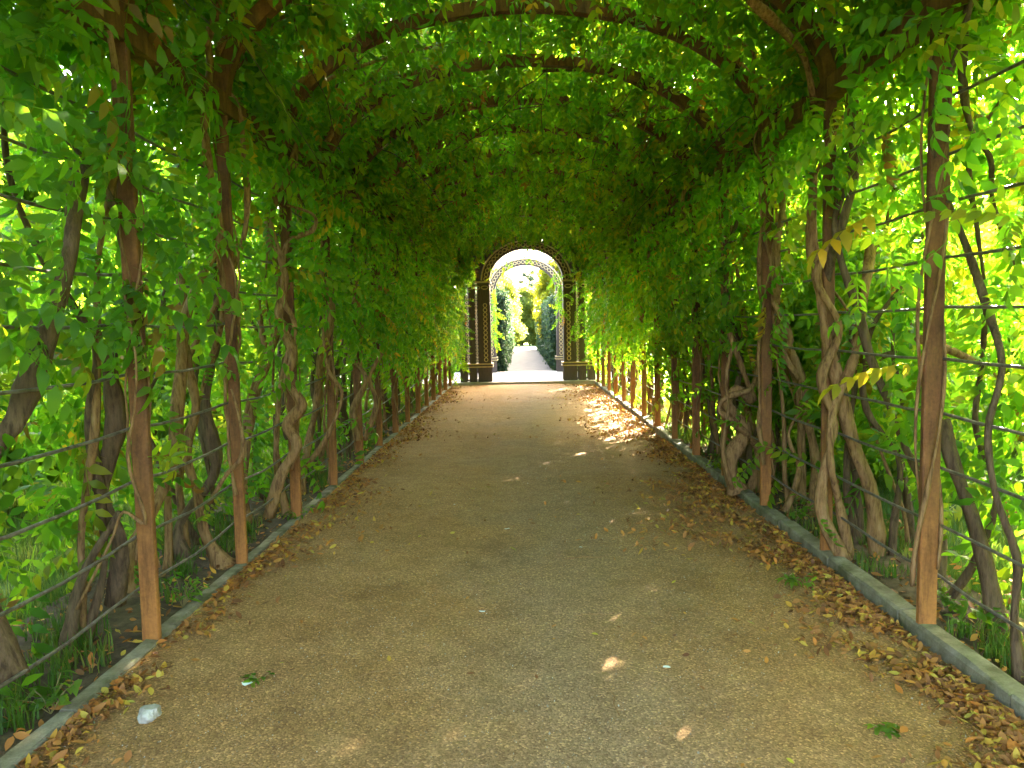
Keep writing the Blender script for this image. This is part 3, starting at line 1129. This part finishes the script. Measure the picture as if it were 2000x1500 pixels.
pstem(1, 3, [(1430, 955, 6.5), (1412, 880, 6.45), (1422, 800, 6.45), (1418, 740, 6.5), (1430, 680, 6.5)], .02, .012)
pstem(1, 2, [(1535, 1000, 5.9), (1560, 920, 5.9), (1540, 850, 5.95), (1562, 780, 6.0), (1520, 640, 6.0), (1515, 500, 6.0), (1535, 350, 6.1)], .024, .014)
pstem(1, 2, [(1560, 740, 5.85), (1530, 690, 5.8), (1545, 660, 5.8), (1510, 590, 5.85)], .022, .018)
# thin shoots wound round the posts
for k in range(0, 8):
    for sg in (-1, 1):
        if (sg, k) in ((1, 0), (1, 1)):
            continue
        r = np.random.default_rng(77 + k * 3 + sg)
        for q in range(2):
            hs = np.linspace(r.uniform(.0, .5), r.uniform(2.0, 2.8), 26)
            tw = r.uniform(2.2, 4.0) * (1 if q else -1)
            ph = r.uniform(0, 6.28)
            rad_ = .052 + .012 * q
            pts = [(XC + sg * WD + rad_ * math.cos(tw * h + ph) + r.uniform(-.008, .008), Y0 + DY * k + rad_ * .8 * math.sin(tw * h + ph), h) for h in hs]
            w = r.uniform(.006, .015)
            stem_obj(vines[(sg, k)], pts, w, w * .55, M['bark_tan'], 'stem', 50)
# ceiling: old limbs lying over the arches
pstem(-1, 1, [(150, 0, 3.6), (175, 90, 3.9), (260, 190, 4.4), (235, 290, 4.9)], .022, .018)
pstem(1, 1, [(1465, 0, 4.4), (1530, 60, 4.6), (1570, 110, 4.8), (1590, 200, 4.9)], .03, .022)
pstem(1, 3, [(1490, 255, 6.3), (1540, 275, 6.2), (1590, 300, 6.0)], .03, .024)
pstem(-1, 4, [(570, 200, 6.6), (540, 160, 6.4), (590, 60, 6.2)], .014, .01)

# ------------------------------------------------------------------ leaf litter, pebbles and small things on the path
n = 38000
side = rng.random(n) < .70
y = 1.2 + (rng.random(n) ** 1.5) * (YEND - 1.6)
wn_ = .25 + .13 * np.sin(y * 1.3) + .10 * np.sin(y * 3.7 + 1)
dd = np.where(rng.random(n) < .75, np.abs(rng.normal(0, 1, n)), rng.exponential(1.3, n)) * np.where(side, wn_ * 1.1, wn_ * .62)
patch = np.sin(y * 2.9 + dd * 5) + np.sin(y * 7.3 - dd * 9) + rng.normal(0, .7, n)
x = np.where(side, XC + WD - .07 - dd, XC - WD + .07 + dd)
ok = (x > XC - WD + .03) & (x < XC + WD - .03) & (patch > -.9) & (side | (y > 4) | (rng.random(n) < .6))
x, y, side = x[ok], y[ok], side[ok]
z = .004 + rng.random(len(x)) * .02 + dip(x)
rot = np.stack([rng.normal(0, .5, len(x)), rng.normal(0, .5, len(x)), rng.uniform(0, 6.28, len(x))], 1)
scl = .26 + .70 * rng.random(len(x)) ** 1.6
near = np.argsort(y - 2.2 * scl)
ind = set(near[:230].tolist())
for lab, sel in (('right', side), ('left', ~side)):
    s_ = np.array([i for i in np.nonzero(sel)[0] if i not in ind])
    o = scatter('leaf_litter', 'dry', DRY, np.stack([x, y, z], 1)[s_], rot[s_], scl[s_])
    tag(o, f'drift of brown and orange dry leaves along the {lab} kerb', 'leaf litter')
FL = {}
for c in ('yellow', 'orange', 'brown', 'green'):
    FL[c] = [dry_mesh(200 + i, M[c + '_dry']) for i in range(4)]
for i in sorted(ind):
    c = random.choices(['yellow', 'orange', 'brown', 'green'], [.16, .33, .44, .07])[0]
    sd_n = 'right' if side[i] else 'left'
    o = link('fallen_leaf', random.choice(FL[c]))
    o.location = (x[i], y[i], z[i])
    o.rotation_euler = rot[i]
    o.scale = (scl[i] * 1.1,) * 3
    kk = int((y[i] - Y0) // DY)
    wh = f'in front of the first {sd_n} post' if kk < 0 else f'between the {ORD[kk]} and {ORD[kk + 1]} {sd_n} posts'
    far_ = ', close to the kerb' if (abs(x[i] - XC) > WD - .3) else ', towards the path'
    tag(o, f'curled {"large " if scl[i] > .75 else ("small " if scl[i] < .5 else "")}{c} leaf {wh}{far_}', 'fallen leaf', f'{c} fallen leaves by the {sd_n} kerb')
# a few on the open gravel
for i in range(34):
    c = random.choices(['yellow', 'orange', 'brown'], [.3, .3, .4])[0]
    yy = 2.3 + random.random() ** 1.3 * 9
    o = link('fallen_leaf', random.choice(FL[c]))
    o.location = (random.uniform(-1.2, 1.35), yy, .006)
    o.rotation_euler = (random.gauss(0, .2), random.gauss(0, .2), random.uniform(0, 6.28))
    o.scale = (random.uniform(.35, .65),) * 3
    tag(o, f'single {c} leaf lying on the open gravel of the path', 'fallen leaf', f'{c} leaves on the open gravel')
n = 15000
yy = 1.6 + rng.random(n) ** 1.6 * 9
xx = rng.uniform(XC - WD + .07, XC + WD - .07, n)
o = scatter('pebbles', 'pebble', PEB, np.stack([xx, yy, .003 + dip(xx)], 1), rng.uniform(0, 6.28, (n, 3)), rng.uniform(.45, 1.0, n) ** 1.3 + .9 * (rng.random(n) > .985))
tag(o, 'loose pebbles strewn over the gravel path', 'pebbles')

# pale stone at the lower left
me = bpy.data.meshes.new('stone')
import bmesh
bm = bmesh.new()
bmesh.ops.create_icosphere(bm, subdivisions=5, radius=1)
for v in bm.verts:
    c = v.co.copy()
    nz = math.sin(c.x * 3.1 + 1) * .12 + math.sin(c.y * 4.3 + c.z * 2) * .12 + math.sin(c.z * 6 + c.x * 5) * .06 + math.sin(c.x * 13 + c.y * 9) * .03 + math.sin(c.y * 21 - c.z * 17) * .018 + math.sin(c.x * 31 + c.z * 27 + 2) * .012
    c *= 1 + nz
    c.x = max(-.8, min(.85, c.x + c.z * .15))
    c.z = min(.75, c.z)
    v.co = (c.x * .047, c.y * .037, c.z * .034)
bm.to_mesh(me)
bm.free()
me.materials.append(M['rock'])
o = link('stone', me)
o.location = P(293, 1432, 2.83)
o.location.z = .026
tag(o, 'fist sized pale grey stone lying on the gravel near the left kerb', 'stone')


def plant(px, py, Y, n, h, spread, label, leafw=.02):
    b = P(px, py, Y)
    e = empty('weed', (b.x, b.y, .0))
    tag(e, label, 'weed')
    r = np.random.default_rng(int(px + py))
    mb, ml = MB(), MB()
    for i in range(n):
        a = r.uniform(0, 6.28)
        d = np.array([math.cos(a), math.sin(a), 0])
        top = d * spread * r.uniform(.3, 1) + np.array([0, 0, h * r.uniform(.5, 1.1)])
        mb.tube([(0, 0, -.01), tuple(top * .5 + (0, 0, h * .12)), tuple(top)], .0018, 4)
        for j in range(5):
            u = .35 + .65 * j / 4
            leaflet(ml, top * u, r.normal(0, 1, 3) * (1, 1, .4) + d * .5, np.array([0, 0, 1.]) + r.normal(0, .3, 3), .05 * r.uniform(.7, 1.3), leafw, .3)
    mb.build('stalk', M['shoot'], e)
    ml.build('leaves', M['shrub_leaf'], e, True)


plant(355, 1150, 4.05, 12, .16, .16, 'low tuft of green weeds between the first and second left posts', .016)
plant(1560, 1150, 4.25, 9, .05, .10, 'small green sprig lying in brown leaves beside the right kerb', .022)
plant(100, 1400, 2.9, 8, .14, .14, 'green seedling growing over the left kerb near the pale stone', .03)
plant(1555, 985, 5.6, 8, .18, .18, 'bright green weed growing behind the right kerb past the third post', .03)
plant(1395, 915, 7.6, 8, .15, .15, 'small bright weed at the right kerb beside the twisted knot of stems', .03)
plant(1880, 1270, 3.75, 7, .12, .16, 'broad leaved green weed just outside the right kerb by the nearest post', .045)
plant(1930, 1300, 3.5, 6, .10, .15, 'green seedling outside the right kerb at the edge of the lawn', .04)
plant(510, 1345, 3.15, 5, .015, .07, 'flat green leaf sprig lying on the gravel near the left front', .02)
plant(1720, 1455, 2.7, 5, .015, .06, 'flat green leaf sprig lying on the gravel at the lower right', .02)
plant(580, 1010, 5.9, 7, .12, .15, 'tuft of light green weeds beside the third left post', .02)
for i, (px, py, Y, w) in enumerate([(990, 1038, 5.5, .022), (942, 1211, 3.88, .018), (1134, 1078, 5.0, .014), (888, 993, 6.3, .014), (1302, 1331, 3.2, .02), (485, 1358, 3.1, .03)]):
    mb = MB()
    v = [(w * math.cos(a) * random.uniform(.6, 1.1), w * .6 * math.sin(a), .004 + .006 * random.random()) for a in np.linspace(0, 5.4, 7)]
    mb.add(v + [(0, 0, .008)], [(j, (j + 1) % 7, 7) for j in range(7)])
    o = mb.build('paper_scrap', M['paper'])
    q = P(px, py, Y)
    o.location = (q.x, q.y, .004)
    tag(o, ['white petal lying alone in the middle of the path', 'pale petal in the path centre nearer the camera', 'tiny white petal right of the path centre',
            'tiny white petal left of the path centre', 'pale speck of paper on the right front gravel', 'crumpled pale scrap beside the green sprig at the left'][i], 'petal' if i < 4 else 'paper scrap')
for i, (px, py, Y, L, a) in enumerate([(1100, 1112, 4.75, .32, .15), (1120, 1230, 3.8, .22, .05), (700, 1335, 3.15, .16, .5), (1210, 1420, 2.8, .2, 1.6)]):
    q = P(px, py, Y)
    mb = MB()
    mb.tube([(0, 0, .004), (L * .4, L * .05, .009), (L * .75, -L * .02, .006), (L, L * .06, .012)], [.003, .003, .0024, .0015], 5)
    o = mb.build('twig', M['bark_tan'])
    o.location = (q.x, q.y, .003)
    o.rotation_euler.z = a
    tag(o, ['longest thin twig lying across the middle of the path', 'thin pale twig on the gravel right of centre', 'short dry twig near the left front', 'curved thin twig at the front of the path'][i], 'twig')

# low growth and dry leaves in the beds under the vines
for sd_, lab in ((-1, 'left'), (1, 'right')):
    n = 2600
    yy = rng.uniform(1.5, YEND - .5, n)
    xx = XC + sd_ * (WD + .10 + rng.random(n) * (.75 if sd_ < 0 else .5))
    kp = np.sin(yy * 2.7) + np.sin(yy * 6.1 + xx * 9) + rng.normal(0, .6, n) > .2
    o = scatter('ground_cover', 'tuft', TUFT, np.stack([xx, yy, np.full(n, -.01)], 1)[kp], np.stack([np.zeros(n), np.zeros(n), rng.uniform(0, 6.28, n)], 1)[kp], rng.uniform(.5, 1.6, n)[kp])
    tag(o, f'thin grass and weeds in the soil bed under the {lab} vines', 'ground cover')
    n = 2600
    yy = rng.uniform(1.5, YEND - .5, n)
    xx = XC + sd_ * (WD + .04 + rng.random(n) ** 1.3 * .8)
    o = scatter('leaf_litter', 'dry', DRY, np.stack([xx, yy, rng.random(n) * .02], 1), np.stack([rng.normal(0, .5, n), rng.normal(0, .5, n), rng.uniform(0, 6.28, n)], 1), .35 + .6 * rng.random(n))
    tag(o, f'dry leaves scattered over the soil bed outside the {lab} kerb', 'leaf litter')

# grass outside the tunnel
for sd_, lab in ((-1, 'left'), (1, 'right')):
    n = 9000
    yy = rng.uniform(.5, 15, n)
    xx = XC + sd_ * (WD + (.45 if sd_ > 0 else .8) + rng.random(n) ** 1.4 * 4.5)
    o = scatter('grass', 'tuft', TUFT, np.stack([xx, yy, np.full(n, -.085)], 1), np.stack([np.zeros(n), np.zeros(n), rng.uniform(0, 6.28, n)], 1), rng.uniform(.6, 1.5, n))
    tag(o, f'short bright grass on the lawn outside the {lab} wall', 'grass')


# ------------------------------------------------------------------ shrubs, hedges and trees outside
def blob_points(n, c, r, shell=.5):
    d = rng.normal(0, 1, (n, 3))
    d /= np.linalg.norm(d, axis=1)[:, None]
    rad = shell + (1 - shell) * rng.random(n)
    return np.asarray(c) + d * rad[:, None] * np.asarray(r)


def leafy(parent, key, src, pts, base, s0=.8, s1=1.3):
    n = len(pts)
    d = rng.normal(0, 1, (n, 3)) + np.array([0, 0, -.2])
    z = rng.normal(0, .5, (n, 3)) + np.array([0, 0, 1.])
    return scatter('foliage', key, src, pts - np.asarray(base), frames(d, z), rng.uniform(s0, s1, n), parent)


def shrub(x, y, h, w, label, group):
    base = (x, y, -.03)
    e = empty('shrub', base)
    tag(e, label, 'shrub', group)
    pts = []
    for i in range(7):
        c = (x + random.uniform(-.5, .5) * w, y + random.uniform(-.5, .5) * w, h * random.uniform(.25, .8))
        q = blob_points(260, c, (w * .45, w * .45, h * .26), .55)
        pts.append(q)
    pts = np.concatenate(pts)
    pts = pts[pts[:, 2] > .15]
    leafy(e, 'shrub', SHRUBL, pts, base, .9, 1.5)
    for i in range(4):
        tx, ty = x + random.uniform(-.4, .4) * w, y + random.uniform(-.4, .4) * w
        mb = MB()
        mb.tube(spline([(x, y, -.05), ((x + tx) / 2 + .1, (y + ty) / 2, h * .35), (tx, ty, h * .75)], 8), np.linspace(.04, .012, 8), 6)
        _rel(mb, 'branch', M['bark_tree'], e)


for i in range(8):
    y = .5 + i * 2.7
    shrub(XC - 5.0 - random.uniform(0, 1.2), y, random.uniform(2.2, 3.0), 1.7, f'sunlit leafy shrub behind the left wall, {ORD[i]} from the front', 'shrubs outside the left wall')
    shrub(XC + 5.2 + random.uniform(0, 1.2), y, random.uniform(2.0, 2.8), 1.7, f'sunlit leafy shrub beyond the right lawn, {ORD[i]} from the front', 'shrubs beyond the right lawn')


for (x_, y_, h_, l_) in ((3.35, 7.3, 2.7, 'sunlit leafy shrub close behind the third and fourth right posts'), (3.5, 9.6, 2.8, 'sunlit leafy shrub close behind the fifth and sixth right posts')):
    shrub(XC + x_, y_, h_, 1.35, l_, 'shrubs close outside the right wall')


def hedge(x0, x1, y0, y1, h, label):
    base = ((x0 + x1) / 2, y0, -.03)
    e = empty('hedge', base)
    tag(e, label, 'hedge')
    n = int((y1 - y0) * 420)
    y = y0 + (y1 - y0) * rng.random(n) ** 1.4
    u = rng.random(n)
    face = rng.random(n)
    inner = x0 if abs(x0) < abs(x1) else x1
    outer = x1 if inner == x0 else x0
    x = np.where(face < .55, inner + (outer - inner) * rng.random(n) * .12, inner + (outer - inner) * u)
    hh = h + .12 * np.sin(y * 1.7) + .1 * np.sin(y * 4.1 + 1)
    z = np.where(face < .55, .03 + rng.random(n) * hh, hh + rng.normal(0, .07, n))
    x = x + .1 * np.sin(y * 2.3 + z * 3) + rng.normal(0, .05, n)
    fr = rng.random(n) < .12
    y = np.where(fr, y0 + rng.normal(0, .06, n), y)
    x = np.where(fr, inner + (outer - inner) * rng.random(n), x)
    z = np.where(fr, rng.random(n) * h, z)
    leafy(e, 'hedge', HEDGEL, np.stack([x, y, z], 1), base, .9, 1.5)
    mb = MB()
    xa, xb = sorted((inner + (outer - inner) * .14, outer))
    mb.box(xa, xb, y0 + .12, y1, 0, h - .1)
    _rel(mb, 'twigs', M['bark_dark'], e)


hedge(-.66, -2.2, 25.0, 50, 2.55, 'clipped grey green hedge along the left side of the far path')
hedge(1.12, 2.6, 25.0, 50, 2.3, 'clipped green hedge along the right side of the far path')


def tree(x, y, h, w, src, key, label, trunk=.14, n=2600, clumps=10, lowest=.35, group='trees beyond the pavilion'):
    base = (x, y, -.03)
    e = empty('tree', base)
    tag(e, label, 'tree', group)
    mb = MB()
    mb.tube(spline([(x, y, -.1), (x + .1, y, h * .3), (x - .05, y + .1, h * .62), (x + .05, y, h * .9)], 12), np.linspace(trunk, trunk * .25, 12), 8)
    _rel(mb, 'trunk', M['bark_tree'], e)
    pts = []
    for i in range(clumps):
        a = i * 2.4
        zz = h * (lowest + (1 - lowest) * (i + .5) / clumps)
        rr = w * (1 - .6 * (i / clumps)) * random.uniform(.35, .8)
        c = (x + rr * math.cos(a), y + rr * math.sin(a), zz)
        pts.append(blob_points(n // clumps, c, (w * .5, w * .5, h * .14), .35))
        lb = MB()
        lb.tube(spline([(x, y, zz * .7), ((x + c[0]) / 2, (y + c[1]) / 2, zz * .88), c], 6), np.linspace(trunk * .35, .015, 6), 5)
        _rel(lb, 'limb', M['bark_tree'], e)
    leafy(e, key, src, np.concatenate(pts), base, .9, 1.6)


tree(2.0, 36, 4.3, 1.5, YELLOWL, 'yellow', 'bright yellow tree leaning over the right hedge', .12, 5200, 14, .2)
tree(2.6, 44, 5.0, 1.9, YELLOWL, 'yellow', 'taller yellow green tree behind the bright yellow one', .14, 4200, 12, .2)
tree(-2.2, 40, 4.4, 1.7, PALEL, 'pale', 'pale yellow green tree behind the left hedge', .14, 4200, 12, .25)
tree(-1.6, 54, 4.8, 2.0, PALEL, 'pale', 'pale tree behind the far end of the left hedge', .14, 3600, 12, .2)
tree(.0, 63, 4.3, 2.0, PALEL, 'pale', 'pale green tree closing the view at the end of the far path', .16, 5200, 14, .02)
tree(2.6, 62, 4.8, 2.2, YELLOWL, 'yellow', 'yellow tree at the far right end of the path', .16, 3600, 12, .1)
for i in range(8):
    for sg, lab in ((-1, 'left'), (1, 'right')):
        tree(XC + sg * (random.uniform(8.5, 10.5) if sg < 0 else random.uniform(10, 13)), 1 + i * 4.3 + random.uniform(-.8, .8), random.uniform(5.0, 6.4), 2.5, GREENL, 'green', f'broad sunlit green tree outside the {lab} wall, {ORD[i]} from the front', .16, 3000, 12, .12, f'trees outside the {lab} wall')
tree(4.1, 28.5, 9.0, 2.1, GREENL, 'green', 'added tall green tree, unseen right of the pavilion, blocking sun through the gateway', .2, 5200, 16, .15)  # added out of view to keep sun from shining through the gateway
tree(6.2, 37, 10.0, 2.3, GREENL, 'green', 'second added tall green tree, unseen farther back on the right, shading the far path', .2, 5200, 16, .15)  # likewise added out of view, casts shade over the far path
# pine
b = P(1034, 640, 80)
e = empty('pine_tree', (b.x, 80, -.03))
tag(e, 'dark thin pine standing against the sky above the far trees', 'tree', 'trees beyond the pavilion')
mb = MB()
mb.tube([(b.x, 80, -.1), (b.x, 80, 4), (b.x + .1, 80, 7.0)], [.16, .12, .03], 7)
_rel(mb, 'trunk', M['bark_tree'], e)
pts = []
for i in range(15):
    zz = 3.4 + i * .24
    a = i * 2.2
    L = 1.6 * (1 - i / 19)
    tip = (b.x + L * math.cos(a), 80 + L * math.sin(a), zz + .35)
    lb = MB()
    lb.tube([(b.x, 80, zz), tip], [.05, .015], 5)
    _rel(lb, 'limb', M['bark_tree'], e)
    pts.append(blob_points(34, tip, (.55, .55, .2), .1))
leafy(e, 'needle', NEEDLEL, np.concatenate(pts), (b.x, 80, -.03), 1.2, 2.0)
# distant wood
n = 5000
y = rng.uniform(86, 110, n)
x = rng.uniform(-60, 60, n)
z = rng.random(n) * (2.6 + 1.0 * np.sin(x * .35) + .6 * np.sin(x * .9))
o = scatter('far_wood', 'pale', PALEL, np.stack([x, y, z], 1), rng.uniform(0, 6.28, (n, 3)), rng.uniform(4, 8, n))
tag(o, 'hazy line of distant trees behind the garden', 'wood')
